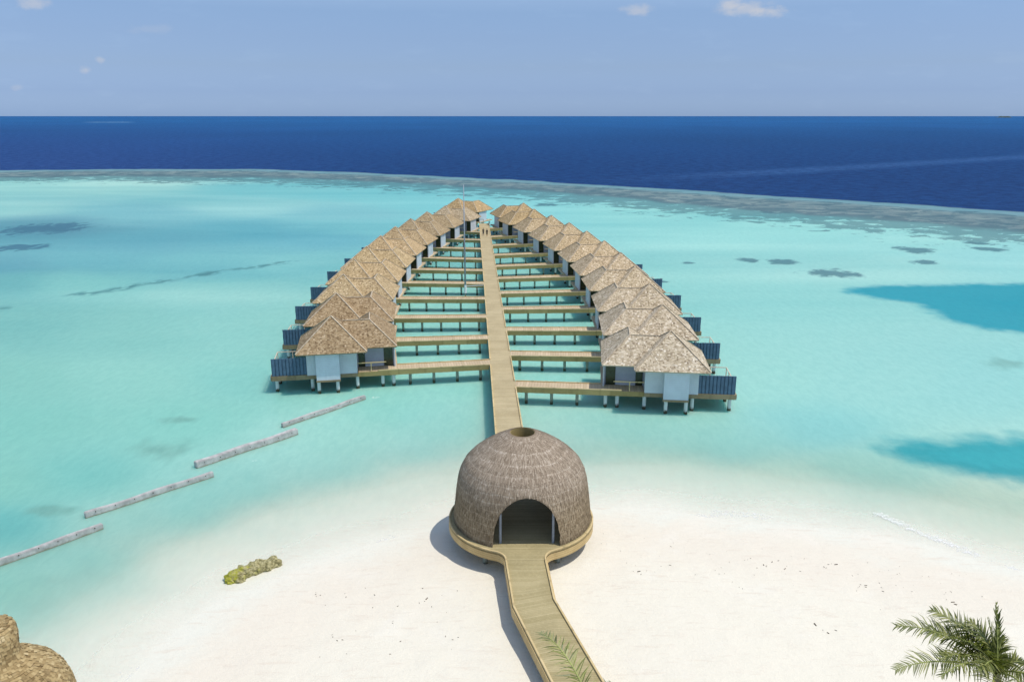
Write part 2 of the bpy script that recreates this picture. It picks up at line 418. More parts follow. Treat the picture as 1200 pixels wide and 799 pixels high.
patch = sst(d_in, -75, -4)*(1-sst(d_in, 2, 20)*.35)*(1-sst(d_out, -14, -2))
opac = 1-np.exp(-np.clip(depth, 0, 3)*2.5); opac = np.maximum(np.maximum(opac, sst(Y, 95, 160)*.9), poolm)
foam = np.zeros(len(X))
for L_, wd, k in ((FOAM_A, .75, .62), (FOAM_B, .8, .5), (FOAM_C, .7, .45), (FOAM_D, .4, .35)):
    dd = pdist(X, Y, L_)+(fine-.5)*1.3+(fbm(X*.35, Y*.35, 91, 3)-.45)*1.2; foam = np.maximum(foam, (1-sst(dd, .05, wd))*k)
for (sx, sy, r) in ((-14.7, 79.3, .8), (-22.6, 63.2, .5)):
    foam = np.maximum(foam, (1-sst(np.hypot((X-sx)/1.6, Y-sy), 0, r))*.55)
ALB = .752                                                   # a sunlit surface shows about 1.35 x its base colour
col = np.clip(col*ALB, 0, 1)
t = NT('sea_water'); P = t.pos(); ac = t.attr('col', 'Color'); op = t.attr('opac'); pa = t.attr('patch'); fo = t.attr('foam'); ocm_ = t.attr('ocean')
cn = t.noise(t.scale(P, (.13, .17, .1)), 1., 6, .66, .4)
pm = t.rng(t.math('ADD', cn, t.math('MULTIPLY', pa, .34)), .715, .765, 0, .85)
c = t.mix(pm, ac, t.mix(.25, tuple(x*ALB for x in lin(66, 106, 116)), ac))
sw = t.noise(t.scale(P, (1.5, .6, 1)), .9, 7, .78, .5); c = t.mix(1., c, t.mix(t.rng(sw, .3, .7), (.93, .95, .955), (1.075, 1.05, 1.045)), 'MULTIPLY')
ch = t.noise(t.scale(P, (.16, .20, 1)), 1., 8, .85); oc_c = t.mix(1., c, t.mix(t.rng(ch, .38, .64), (.45, .62, .72), (1.6, 1.42, 1.3)), 'MULTIPLY'); c = t.mix(ocm_, c, oc_c)
fn = t.noise(P, 2.6, 5, .75); fm = t.math('MULTIPLY', t.rng(t.math('ADD', fn, t.math('MULTIPLY', fo, .5)), .66, .98), t.rng(fo, 0, .3, 0, .8))
op2 = op
rip = t.noise(t.scale(P, (1, 1.8, 1)), 1.4, 4, .6); hb = t.math('ADD', rip, t.math('MULTIPLY', t.noise(P, .3, 3), 1.5))
nb = t.bump(hb, .25, .12)
df = t.new('ShaderNodeSubsurfaceScattering', falloff='BURLEY'); t.link(c, df.inputs[0]); df.inputs['Radius'].default_value = (.35, .95, .95); df.inputs['Scale'].default_value = 1.8; tr = t.new('ShaderNodeBsdfTransparent'); t.link(t.mix(t.rng(op, .15, .7, smooth=False), (1., 1., 1.), (.88, .98, .96)), tr.inputs[0])
mx = t.new('ShaderNodeMixShader'); t.link(op2, mx.inputs[0]); t.link(tr.outputs[0], mx.inputs[1]); t.link(df.outputs[0], mx.inputs[2])
wf = t.new('ShaderNodeBsdfDiffuse'); t.set(wf.inputs[0], (.86, .86, .83)); mf = t.new('ShaderNodeMixShader'); t.link(fm, mf.inputs[0]); t.link(mx.outputs[0], mf.inputs[1]); t.link(wf.outputs[0], mf.inputs[2]); mx = mf
gl = t.new('ShaderNodeBsdfGlossy'); gl.inputs['Roughness'].default_value = .16; t.link(nb, gl.inputs['Normal'])
fr = t.new('ShaderNodeFresnel'); fr.inputs[0].default_value = 1.33; t.link(nb, fr.inputs['Normal'])
gf = t.math('MINIMUM', t.math('MULTIPLY', fr.outputs[0], .4), t.math('SUBTRACT', .12, t.math('MULTIPLY', ocm_, .045)))
mg = t.new('ShaderNodeMixShader'); t.link(gf, mg.inputs[0]); t.link(mx.outputs[0], mg.inputs[1]); t.link(gl.outputs[0], mg.inputs[2]); t.link(mg.outputs[0], t.out.inputs[0])
wm = mk('water', X, Y, np.zeros(len(X)), Fc, t.m)
ca = wm.attributes.new('col', 'FLOAT_COLOR', 'POINT'); ca.data.foreach_set('color', np.concatenate([col, np.ones((len(X), 1))], 1).astype(np.float32).ravel())
fattr(wm, 'opac', opac); fattr(wm, 'patch', patch); fattr(wm, 'foam', foam); fattr(wm, 'ocean', ocm)
tag(place('water', wm), kind='structure')

# ---------------------------------------------------------------- shingled roof faces
def shingles(mb, poly, w=.17, ex=.17, lift=.024):
    """cover a planar polygon (first edge = eave) with rows of tilted shingles"""
    P = [Vector(p) for p in poly]; x = (P[1]-P[0]).normalized(); nrm = (P[1]-P[0]).cross(P[-1]-P[0]).normalized()
    if nrm.z < 0: nrm = -nrm
    up = nrm.cross(x)
    if up.z < 0: up = -up
    q = [((p-P[0]).dot(x), (p-P[0]).dot(up)) for p in P]
    top = max(b for a, b in q); s_ = -.06
    while s_ < top-.05:
        sm_ = min(max(s_+ex*.5, .01), top-.01); xs = []
        for (a0, b0), (a1, b1) in zip(q, q[1:]+q[:1]):
            if (b0-sm_)*(b1-sm_) < 0: xs.append(a0+(a1-a0)*(sm_-b0)/(b1-b0))
        if len(xs) >= 2:
            lo, hi = min(xs), max(xs); a = lo
            while a < hi:
                b = min(hi, a+w*random.uniform(.6, 1.5)); l = lift*random.uniform(.5, 1.7); j = random.uniform(-.07, .07) if s_ > 0 else random.uniform(-.015, .015)
                p0 = P[0]+x*a+up*(s_+j)+nrm*l; p1 = P[0]+x*b+up*(s_+j)+nrm*l
                p2 = P[0]+x*b+up*min(s_+ex*1.25, top)+nrm*.008; p3 = P[0]+x*a+up*min(s_+ex*1.25, top)+nrm*.008
                mb.add([p0, p1, p2, p3, p0-nrm*(l+.01), p1-nrm*(l+.01)], [(0, 1, 2, 3), (4, 5, 1, 0)]); a = b
        s_ += ex

EZ, WZ, DZ = 4.7, 4.62, 1.95         # eave, wall top, deck
def villa(sx):
    """one proto villa; local u = outward axis (x times sx), y = away from the beach"""
    U = lambda u: u*sx
    def bx(mb, u0, u1, *a, **k): mb.box(min(U(u0), U(u1)), max(U(u0), U(u1)), *a, **k)
    root = empty('water_villa')
    # outer pyramid roof
    h = 3.72; az = 7.85; apex = (0, 0, az)
    mb = MB(); c4 = [(-h, -h, EZ), (h, -h, EZ), (h, h, EZ), (-h, h, EZ)]
    mb.add(c4+[(x, y, EZ-.14) for x, y, z in c4]+[apex], [(0, 1, 8), (1, 2, 8), (2, 3, 8), (3, 0, 8), (4, 5, 1, 0), (5, 6, 2, 1), (6, 7, 3, 2), (7, 4, 0, 3), (7, 6, 5, 4)], None, .5)
    for i in range(4): shingles(mb, [c4[i], c4[(i+1) % 4], apex])
    ro = mb.build('main_roof', M['roof'], root)
    cm = MB()
    for p in c4: cm.bar((p[0], p[1], p[2]+.05), (0, 0, az+.07), .13, .07)
    cm.build('ridge_cap', M['cap'], ro)
    # entry roof: an L of two ridged wings
    w = 2.85; rz = EZ+w*.845; u0 = -6.97; y0 = -2.15; y1 = 6.8; u1 = u0+2*w; yb = y0+2*w
    A = (U(u0), y0, EZ); B = (U(u0), y1, EZ); Cc = (U(u1), y1, EZ); D = (U(u1), yb, EZ); E = (U(-1.2), yb, EZ); F = (U(-1.2), y0, EZ)
    Rf = (U(u0+w), y0+w, rz); Rb = (U(u0+w), y1-w, rz); Ro = (U(-1.2), y0+w, rz)
    mb = MB()
    vs = [A, B, Cc, D, E, F, Rf, Rb, Ro]; lo = [(p[0], p[1], EZ-.14) for p in (A, B, Cc, D, E, F)]
    mb.add(vs+lo, [(0, 5, 8, 6), (0, 6, 7, 1), (1, 7, 2), (2, 7, 6, 3), (3, 6, 8, 4)]+[(i, (i+1) % 6, 9+(i+1) % 6, 9+i) for i in range(6)]+[(14, 13, 12, 9), (12, 11, 10, 9), (4, 8, 5)], None, .5)
    shingles(mb, [A, F, Ro, Rf]); shingles(mb, [B, A, Rf, Rb]); shingles(mb, [B, Cc, Rb]); shingles(mb, [Cc, D, Rf, Rb]); shingles(mb, [D, E, Ro, Rf])
    re = mb.build('entry_roof', M['roof'], root)
    cm = MB()
    for a, b in ((A, Rf), (B, Rb), (Cc, Rb), (Rf, Rb), (Rf, Ro)): cm.bar((a[0], a[1], a[2]+.05), (b[0], b[1], b[2]+.06), .13, .07)
    cm.build('ridge_cap', M['cap'], re)
    # walls
    mb = MB(); bx(mb, -2.6, 2.75, -2.5, 3.0, DZ, WZ-.08); mb.build('room_wall', M['wall'], root)
    mb = MB(); bx(mb, -.75, 1.72, -3.3, -2.503, 1.58, WZ-.08); by = mb.build('bathroom_bay', M['bay'], root)
    mb = MB(); bx(mb, -.8, 1.77, -3.36, -2.52, 1.38, 1.577); mb.build('bay_floor', M['fascia'], by)
    mb = MB(); bx(mb, -6.72, -2.603, -.25, 3.4, DZ, WZ-.08); bx(mb, -6.80, -6.66, -.75, -.253, DZ, WZ-.08); ew = mb.build('entry_wall', M['wall'], root)
    for a, b in ((-6.60, -5.45), (-3.5, -2.62)):
        mb = MB(); bx(mb, a, b, -.30, -.253, DZ+.02, WZ-.15); g = mb.build('glass_panel', M['glass'], root)
        mb = MB()
        for q in (a, b-.07): bx(mb, q, q+.07, -.34, -.303, DZ+.02, WZ-.15, axis='z')
        bx(mb, a+.073, b-.073, -.34, -.303, WZ-.22, WZ-.15); mb.build('frame', M['panel'], g)
    mb = MB(); bx(mb, -5.45, -3.5, -.42, -.253, DZ+.35, WZ-.1); mb.build('grey_panel', M['panel'], root)
    mb = MB(); mb.cyl(U(-3.3), -.40, 3.55, 3.75, .07, .07, 8); mb.build('wall_lamp', M['lamp'], root)
    # floors and decks
    mb = MB(); bx(mb, -2.62, 2.75, -2.54, 3.1, 1.55, DZ-.003); mb.build('room_floor', M['fascia'], root)
    mb = MB(); bx(mb, -7.0, -2.623, -2.15, 6.2, 1.72, DZ); ef = mb.build('porch_deck', M['jetty'], root)
    mb = MB(); bx(mb, -7.0, -2.63, -2.22, -2.153, 1.42, DZ-.02); mb.build('porch_beam', M['beam'], root)
    mb = MB(); bx(mb, 2.753, 6.55, -2.0, 3.8, 1.75, DZ); mb.build('sun_deck', M['jetty'], root)
    mb = MB(); bx(mb, 2.753, 6.55, -2.2, -2.003, 1.42, DZ-.01); bx(mb, 6.553, 6.65, -2.15, 3.8, 1.42, DZ-.01); bx(mb, 2.753, 6.65, 3.803, 3.9, 1.42, DZ-.01); mb.build('deck_beam', M['fascia'], root)
    # privacy screen of upright slats
    mb = MB(); bx(mb, 2.76, 6.5, -2.06, -2.03, DZ, 3.88, axis='z')
    k = 2.80
    while k < 6.45: bx(mb, k, k+.26, -2.16, -2.063, DZ+.02, 3.9, axis='z'); k += .37
    sc = mb.build('privacy_screen', M['screen'], root)
    # railing of the sun deck
    mb = MB(); T = 2.95
    mb.bar((U(6.48), -1.95, T), (U(6.48), 3.72, T), .09, .07); mb.bar((U(6.48), 3.72, T), (U(3.0), 3.72, T), .09, .07)
    for q in ((6.48, -1.0), (6.48, .5), (6.48, 2.1), (6.48, 3.72), (4.8, 3.72), (3.1, 3.72)): mb.box(U(q[0])-.04, U(q[0])+.04, q[1]-.04, q[1]+.04, DZ, T-.04, axis='z')
    mb.build('railing', M['rail'], root)
    mb = MB(); mb.bar((U(-5.75), -2.05, 2.93), (U(-2.65), -2.05, 2.93), .1, .09); mb.box(U(-4.1)-.05, U(-4.1)+.05, -2.10, -2.0, DZ, 2.88, axis='z'); mb.build('handrail', M['kerb'], root)
    mb = MB(); bx(mb, -7.0, -4.85, -2.22, -2.08, DZ+.003, DZ+.13); mb.build('kerb', M['kerb'], root)
    # stilts
    mb = MB(); mb.cyl(0, 0, -2.2, 1.6, .19, .19, 12); st = mb.mesh('stilt', M['pile'])
    for q in ((6.1, -1.5), (6.1, 1.2), (6.1, 3.4), (2.3, -1.9), (1.55, -2.95), (-.45, -2.95), (-2.55, -1.95), (-2.55, 2.6), (2.3, 2.6), (-5.3, -1.7), (-6.5, -1.7), (-6.5, 2.), (-6.4, 5.6), (-4.2, 5.6)):
        zz = -.2 if q[1] > -2.5 else -.3
        place('stilt', st, root, (U(q[0]), q[1], zz+.05))
    return root, (ro, re)

LEFT = [(-19.9, 83.7, 9.9), (-21.8, 95.3, 5.8), (-23.4, 107.3, 2.), (-24.3, 119.6, -.5), (-24.5, 131.8, -3), (-24.1, 144., -5.5), (-23.2, 156.3, -8), (-21.7, 168.8, -9.5), (-19.5, 181.3, -11.5), (-16.3, 193.8, -16), (-14.4, 212.4, -26)]
RIGHT = [(16.3, 77.5, -5.8), (17.6, 89.2, -3), (18.1, 101., -.5), (18.1, 113.7, 2.8), (17.5, 125.4, 6.), (16.3, 137.9, 8.5), (14.3, 150., 11.5), (11.8, 162.3, 13.5), (8.7, 174.6, 15.5), (5.2, 187., 17.7), (2.9, 200.4, 16.5)]
ORD = ['first', 'second', 'third', 'fourth', 'fifth', 'sixth', 'seventh', 'eighth', 'ninth', 'tenth', 'eleventh']
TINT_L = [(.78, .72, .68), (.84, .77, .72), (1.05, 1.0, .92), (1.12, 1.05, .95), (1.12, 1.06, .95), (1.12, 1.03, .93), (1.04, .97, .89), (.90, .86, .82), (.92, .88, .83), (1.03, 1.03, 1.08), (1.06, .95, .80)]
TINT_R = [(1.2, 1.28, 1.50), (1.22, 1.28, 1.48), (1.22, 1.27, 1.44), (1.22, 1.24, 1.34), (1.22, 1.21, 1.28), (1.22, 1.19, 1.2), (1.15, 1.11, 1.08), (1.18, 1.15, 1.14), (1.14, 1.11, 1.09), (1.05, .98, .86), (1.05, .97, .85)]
pl_, pr_ = villa(-1), villa(1)
for side, rows, proto, tints in (('left', LEFT, pl_, TINT_L), ('right', RIGHT, pr_, TINT_R)):
    for i, (x, y, a) in enumerate(rows):
        o = proto[0] if i == 0 else copy_tree(proto[0])
        o.location = (x, y, 0); o.rotation_euler = (0, 0, R(a))
        tone = {'left': ['dark brown', 'dark brown'], 'right': ['pale grey', 'pale grey', 'pale grey']}[side]
        tone = tone[i] if i < len(tone) else 'golden brown'
        if i == 10 and side == 'left': lb = 'golden shingled stilt villa standing across the far end of the boardwalk'
        elif i == 10: lb = 'golden shingled stilt villa, last and farthest of the row right of the boardwalk'
        elif i == 0: lb = f'{tone} shingled stilt villa, nearest the beach in the row {side} of the boardwalk'
        else: lb = f'{tone} shingled stilt villa, {ORD[i]} from the beach in the row {side} of the boardwalk'
        tag(o, lb, 'villa', 'water villas on stilts along the boardwalk')
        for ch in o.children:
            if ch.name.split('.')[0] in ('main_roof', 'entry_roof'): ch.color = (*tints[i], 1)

# ---------------------------------------------------------------- boardwalk and side jetties
BX = lambda y: -1.53-(y-65.35)*.0503          # left edge of the boardwalk at y
BW = 2.55
ang = math.atan2(-.0503, 1.)
bw = empty('boardwalk', (BX(54.2)+BW/2, 54.2, 0), -ang*-1 if False else math.atan(.0503))
L = (206.2-54.2)/math.cos(math.atan(.0503))
mb = MB(); mb.box(-BW/2, BW/2, 0, L, 1.80, 1.95, axis='y'); mb.build('deck', M['deck'], bw)
mb = MB(); mb.box(-BW/2+.06, -BW/2+.2, 0, L, 1.45, 1.797, axis='y'); mb.box(BW/2-.2, BW/2-.06, 0, L, 1.45, 1.797, axis='y'); mb.build('beam', M['beam'], bw)
tag(bw, 'long straight timber boardwalk running from the domed pavilion out between the villas', 'boardwalk')
pm_ = MB(); pm_.cyl(0, 0, -2.2, 1.46, .16, .16, 10); pmesh = pm_.mesh('stilt', M['pile2'])
cosb = math.cos(math.atan(.0503))
inv = lambda x, y: ((x-bw.location.x)*math.cos(-bw.rotation_euler.z)-(y-bw.location.y)*math.sin(-bw.rotation_euler.z), (x-bw.location.x)*math.sin(-bw.rotation_euler.z)+(y-bw.location.y)*math.cos(-bw.rotation_euler.z))
gaps = {'left': [], 'right': []}
for side, rows, sx in (('left', LEFT, -1), ('right', RIGHT, 1)):
    for i, (x, y, a) in enumerate(rows):
        if side == 'left' and i == 10: continue
        ca, sa = math.cos(R(a)), math.sin(R(a))
        P0 = Vector((x+(-7.0*sx)*ca-(-1.15)*sa, y+(-7.0*sx)*sa+(-1.15)*ca)); d = Vector((-sx*ca, -sx*sa)); nn = Vector((-sa, ca))
        ends = []
        for o_ in (-.98, .98):                # both long edges of the jetty, to the boardwalk's edge
            q = P0+nn*o_; k = 0
            for _ in range(40):
                e = q+d*k; xe = BX(e.y)-.004 if side == 'left' else BX(e.y)+BW+.004
                k += (xe-e.x)/d.x
            ends.append(k)
        jt = empty('side_jetty', (P0.x, P0.y, 0), R(a))
        k0, k1 = ends
        g = -sx
        pts = [(0, -.98), (g*k0, -.98), (g*k1, .98), (0, .98)]
        mb = MB(); mb.prism(pts, 1.82, 1.95, [0, k0, k1, 0]); mb.build('deck', M['jetty'], jt)
        for yy, kk, nm in ((-1.05, k0, 'kerb'), (.94, k1, 'kerb')):
            mb = MB(); e1 = g*(kk-.05); mb.box(min(0, e1), max(0, e1), yy, yy+.11, 1.953, 2.06); mb.build(nm, M['kerb'], jt)
        for yy, kk in ((-1.05, k0), (.985, k1)):
            mb = MB(); e1 = g*(kk-.06); mb.box(min(0, e1), max(0, e1), yy, yy+.066, 1.42, 1.93); mb.build('beam', M['beam'], jt)
        kk = min(k0, k1); n = max(1, round((kk-.8)/2.65)) if kk > 2 else 1
        for q in range(n): place('stilt', pmesh, jt, (g*(kk-1.0-q*2.65), -.35, 0)); 
        lb = f'slim timber side jetty, {ORD[i]} from the beach on the {side} of the boardwalk'
        tag(jt, lb, 'jetty', 'side jetties from the boardwalk to the villas')
        for o_, k in ((-1.08, k0), (1.08, k1)): pass
        ya = inv(*(P0+nn*-1.0+d*k0))[1]; yb_ = inv(*(P0+nn*1.0+d*k1))[1]; gaps[side].append((min(ya, yb_), max(ya, yb_)))
for side, e in (('left', -BW/2), ('right', BW/2-.12)):
    st = 0.
    for a, b in gaps[side]+[(L, L)]:
        if a-st > .3:
            mb = MB(); mb.box(e, e+.12, st, a-.02, 1.953, 2.07, axis='y'); mb.build('kerb', M['kerb'], bw)
        st = b+.02
for k in range(1, 43):
    for e in (-.75, .75): place('stilt', pmesh, bw, (e, k*3.55, 0))
# gate posts at the far end
mb = MB()
for q in (-BW/2+.1, -BW/2+1.1): mb.box(q-.05, q+.05, L-.4, L-.3, 1.95, 3.1, axis='z')
mb.bar((-BW/2+.1, L-.35, 3.05), (-BW/2+1.1, L-.35, 3.05), .1, .1); mb.build('handrail', M['beam'], bw)

# ---------------------------------------------------------------- domed pavilion on the beach
DC = (.72, 49.9); PC = (.63, 49.7)
PROF = [(1.97, 4.80), (2.6, 4.74), (3.3, 4.66), (4.2, 4.56), (5.0, 4.44), (5.6, 4.27), (6.2, 3.95), (6.75, 3.40), (7.2, 2.80), (7.6, 2.18), (7.95, 1.52), (8.2, .98), (8.24, .88)]
def prof(z): return float(np.interp(z, [p[0] for p in PROF], [p[1] for p in PROF]))
DOORW, DOORT, DOORX = 2.22, 5.45, .95
def door(z):
    t_ = (z-1.95)/(DOORT-1.95); return 0. if t_ >= 1 else DOORW*math.sqrt(max(0, 1-t_**2.2))
dome = empty('domed_pavilion', (DC[0], DC[1], 0))
tag(dome, 'grey-brown thatched dome pavilion with an arched doorway and a round opening on top', 'pavilion')
zs = sorted(set([1.97+i*.25 for i in range(14)]+[DOORT-.12, DOORT-.03, DOORT]+[DOORT+.2+i*.18 for i in range(14)]+[8.2, 8.24]))
zs = [z for z in zs if z <= 8.24]
NA = 72; mb = MB(); ox = DOORX-DC[0]
def ring(z, inset):
    r = max(prof(z)-inset, .3); w = door(z); out = []
    def edge(xx): return math.asin(max(-1, min(1, xx/r)))
    f0 = edge(ox+w); f1 = edge(ox-w)         # angles measured from -y, positive to +x
    half1 = [f0+(math.pi-edge(w)-f0)*i/NA for i in range(NA+1)]
    half2 = [math.pi+edge(w)+(2*math.pi+f1-math.pi-edge(w))*i/NA for i in range(NA+1)]
    return [[(r*math.sin(a), -r*math.cos(a), z) for a in h_] for h_ in (half1, half2)]
for hidx in (0, 1):
    grid_o = [ring(z, 0)[hidx] for z in zs]; grid_i = [ring(z, .28-.25*min(1, max(0, (z-7)/1.2)))[hidx] for z in zs]
    vs = [p for r_ in grid_o for p in r_]+[p for r_ in grid_i for p in r_]; n1_ = NA+1; off = len(zs)*n1_; fs = []
    for i in range(len(zs)-1):
        for j in range(NA):
            a = i*n1_+j; fs += [(a, a+1, a+1+n1_, a+n1_), (off+a, off+a+n1_, off+a+n1_+1, off+a+1)]
        if zs[i] < DOORT:
            for j in (0, NA): a = i*n1_+j; fs.append((a, a+n1_, off+a+n1_, off+a))
    tp = (len(zs)-1)*n1_
    for j in range(NA): fs += [(tp+j, tp+j+1, off+tp+j+1, off+tp+j), (j, off+j, off+j+1, j+1)]
    mb.add(vs, fs, None, .5)
# thatch: short bundles laid in courses
z = 1.9; zc = []
arc = 0
samples = [(1.97+(8.2-1.97)*i/400) for i in range(401)]
s_acc = [0]
for a, b in zip(samples[:-1], samples[1:]): s_acc.append(s_acc[-1]+math.hypot(b-a, prof(b)-prof(a)))
tot = s_acc[-1]; sa_ = 0.; row = 0
at_s = lambda q: float(np.interp(q, s_acc, samples))
while sa_ < tot-.12:
    z0 = at_s(sa_); z1 = at_s(min(tot, sa_+.26)); r0, r1 = prof(z0), prof(z1)
    n = int(2*math.pi*r0/.062)
    for k in range(n):
        a = 2*math.pi*(k+random.random()*.7)/n; x0 = r0*math.sin(a)
        zm = z0-random.uniform(0, .07)
        if abs(x0-ox) < door(max(zm, 1.96))-.03 and math.cos(a) > 0: continue
        if abs(x0) < door(max(zm, 1.96)) and math.cos(a) < 0: continue
        hw = random.uniform(.018, .042); l = random.uniform(.02, .055); tw = random.uniform(-.02, .02)
        rad = Vector((math.sin(a), -math.cos(a), 0)); tan = Vector((math.cos(a), math.sin(a), 0))
        p0 = rad*(r0+l)+Vector((0, 0, zm)); p1 = rad*(r1+.015)+Vector((0, 0, z1))
        mb.add([p0-tan*(hw*.7-tw), p0+tan*(hw*.7+tw), p1+tan*hw, p1-tan*hw], [(0, 1, 2, 3)])
    sa_ += .13; row += 1
t = NT('dome_thatch'); oi = t.attr('rnd'); r = t.white(t.math('MULTIPLY', oi, 733)); P = t.obj(); px = t.xyz(P)
big = t.noise(P, .55, 5, .6); band = t.noise(t.scale(P, (.12, .12, 3.2)), 1., 4, .6)
fz = t.math('FRACT', t.math('ADD', t.math('DIVIDE', px[2], .52), t.math('MULTIPLY', big, .9))); crs = t.rng(fz, .78, .98)
vv = t.math('ADD', t.math('ADD', t.math('MULTIPLY', r, .5), t.math('SUBTRACT', t.math('MULTIPLY', crs, .16), .03)), t.math('ADD', t.math('MULTIPLY', big, .35), t.math('MULTIPLY', band, .25)), clamp=True)
c = t.ramp(vv, [(.10, (.13, .10, .068)), (.4, (.25, .20, .145)), (.62, (.345, .285, .215)), (.85, (.46, .395, .315)), (1, (.64, .57, .48))])
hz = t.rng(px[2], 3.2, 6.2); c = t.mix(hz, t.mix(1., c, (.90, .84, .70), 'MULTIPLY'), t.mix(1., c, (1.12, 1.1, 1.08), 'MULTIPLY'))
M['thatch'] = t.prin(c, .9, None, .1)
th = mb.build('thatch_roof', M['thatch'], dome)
# timber ring inside the top opening
mb = MB(); nn_ = 40; vs = [(r_*math.cos(2*math.pi*i/nn_), r_*math.sin(2*math.pi*i/nn_), z_) for r_, z_ in ((.86, 8.2), (.82, 8.2), (.82, 7.5), (.86, 7.5)) for i in range(nn_)]
mb.add(vs, [(k*nn_+i, k*nn_+(i+1) % nn_, ((k+1) % 4)*nn_+(i+1) % nn_, ((k+1) % 4)*nn_+i) for k in range(4) for i in range(nn_)])
mb.build('opening_rim', M['beam'], th)
# deck with curved fillets into the ramp
def arc_pts(c, r, a0, a1, n): return [(c[0]+r*math.cos(a0+(a1-a0)*i/n), c[1]+r*math.sin(a0+(a1-a0)*i/n)) for i in range(n+1)]
RD = 5.06; rf = 1.0
cl = (-1.43, PC[1]-math.sqrt((RD+rf)**2-2.06**2)); cr = (3.17, PC[1]-math.sqrt((RD+rf)**2-2.54**2))
aL = math.atan2(cl[1]-PC[1], cl[0]-PC[0]); aR = math.atan2(cr[1]-PC[1], cr[0]-PC[0])
bl, br = BX(54.2), BX(54.2)+BW; ab_l = math.acos((bl-PC[0])/RD); ab_r = math.acos((br-PC[0])/RD)
left_edge = arc_pts(cl, rf, 0, aL+math.pi, 8)+arc_pts(PC, RD, aL+2*math.pi, ab_l, 60)[1:]
right_edge = arc_pts(PC, RD, ab_r, aR, 60)+arc_pts(cr, rf, aR+math.pi, math.pi, 8)[1:]
YR = min(cl[1], cr[1])-.02
left_edge = [(-.43, YR)]+left_edge; right_edge = right_edge+[(2.17, YR)]
outl = [(x-DC[0], y-DC[1]) for x, y in left_edge+right_edge]
mb = MB(); mb.prism(outl, 1.80, 1.95, [p[1] for p in outl]); mb.build('deck', M['ramp'], dome)
mb = MB()
for E_ in (left_edge, right_edge):
    Q = [(x-DC[0], y-DC[1]) for x, y in E_]; mb.strip(list(reversed(Q)), .07, 1.33, 1.93)
mb.build('deck_edge', M['edge'], dome)
for E_ in (left_edge, right_edge):
    Q = [(x-DC[0], y-DC[1]) for x, y in E_]; mb = MB(); mb.strip(Q, -.10, 1.953, 2.03); mb.build('kerb', M['kerb'], dome)
mb = MB(); mb.cyl(0, 0, -.6, 1.4, .16, .16, 10); ds = mb.mesh('stilt', M['pile2'])
for k in range(10):
    a = 2*math.pi*(k+.5)/10; place('stilt', ds, dome, (PC[0]-DC[0]+4.1*math.cos(a), PC[1]-DC[1]+4.1*math.sin(a), 0))
mb = MB(); mb.cyl(0, 0, 1.95, 5.2, .09, .09, 12); cs = mb.mesh('column', M['steel'])
for (x, y) in ((-1.72+ox, -3.75), (1.76+ox, -3.72), (-3.7, 1.4), (3.7, 1.4), (-1.9, 3.6), (1.9, 3.6)): place('column', cs, dome, (x, y, 0))

# ramp from the deck down the beach
rl = [(-.43, YR-.004), (.05, 39.07), (1.91, 32.93), (4.4, 24.7)]; rr = [(2.17, YR-.004), (2.49, 39.82), (4.55, 32.93), (7.1, 24.4)]
rp = empty('beach_ramp', (1.3, 39.4, 0)); o0 = (1.3, 39.4)
sh = lambda l: [(x-o0[0], y-o0[1]) for x, y in l]
mb = MB(); Lp, Rp = sh(rl), sh(rr); dd = [0, 5.0, 11.6, 20.3]
for i in range(3):
    q = [Lp[i], Lp[i+1], Rp[i+1], Rp[i]]; vs = [(x, y, zz) for zz in (1.80, 1.95) for x, y in q]; pl = [dd[i], dd[i+1], dd[i+1], dd[i]]*2
    mb.add(vs, [(0, 1, 2, 3), (7, 6, 5, 4), (0, 4, 5, 1), (2, 6, 7, 3)], pl)
mb.build('deck', M['ramp'], rp)
for q, sg in ((Lp, 1), (Rp, -1)):
    mb = MB(); mb.strip(q, .10*sg, 1.953, 2.06); mb.build('kerb', M['kerb'], rp)
    mb = MB(); mb.strip(q, -.07*sg, 1.35, 1.93); mb.build('beam', M['edge'], rp)
for k, (x, y) in enumerate(((.3, 42.5), (1.4, 42.3), (.75, 39.), (2.1, 39.), (1.9, 35.), (3.3, 35.), (3.2, 30.), (4.8, 30.), (4.7, 26.), (6.2, 26.))): place('stilt', ds, rp, (x-o0[0], y-o0[1], 0))
tag(rp, 'narrow wooden ramp with raised kerbs bending across the white sand to the dome', 'walkway')

# ---------------------------------------------------------------- groynes in the shallows
t = NT('bleached_concrete'); P = t.pos(); pz = t.xyz(P)[2]; n = t.noise(P, 1.6, 5, .7); n2 = t.noise(P, 7, 4, .7)
c = t.mix(t.rng(n, .3, .7), (.34, .33, .315), (.55, .535, .51)); c = t.mix(t.rng(n2, .6, .75, 0, .6), c, (.16, .15, .14))
c = t.mix(t.rng(t.math('ADD', pz, t.math('MULTIPLY', n, .2)), .28, .12, 0, .8), c, (.22, .22, .14)); M['conc'] = t.prin(c, .9, t.bump(n2, .5, .05))
M['bolt'] = m_plain('rusty_bolt', (.08, .06, .05), .2)
GR = [((-35.69, 45.06), (-29.92, 51.46), 'pale wave barrier beam in the water, nearest the beach and cut by the frame edge'),
      ((-32.04, 52.99), (-25.04, 60.10), 'grey wave barrier beam in the water, second from the beach'),
      ((-27.16, 61.76), (-20.42, 69.24), 'thick grey wave barrier beam in the water, third from the beach'),
      ((-22.27, 70.79), (-15.65, 78.78), 'grey wave barrier beam closest to the first left villa')]
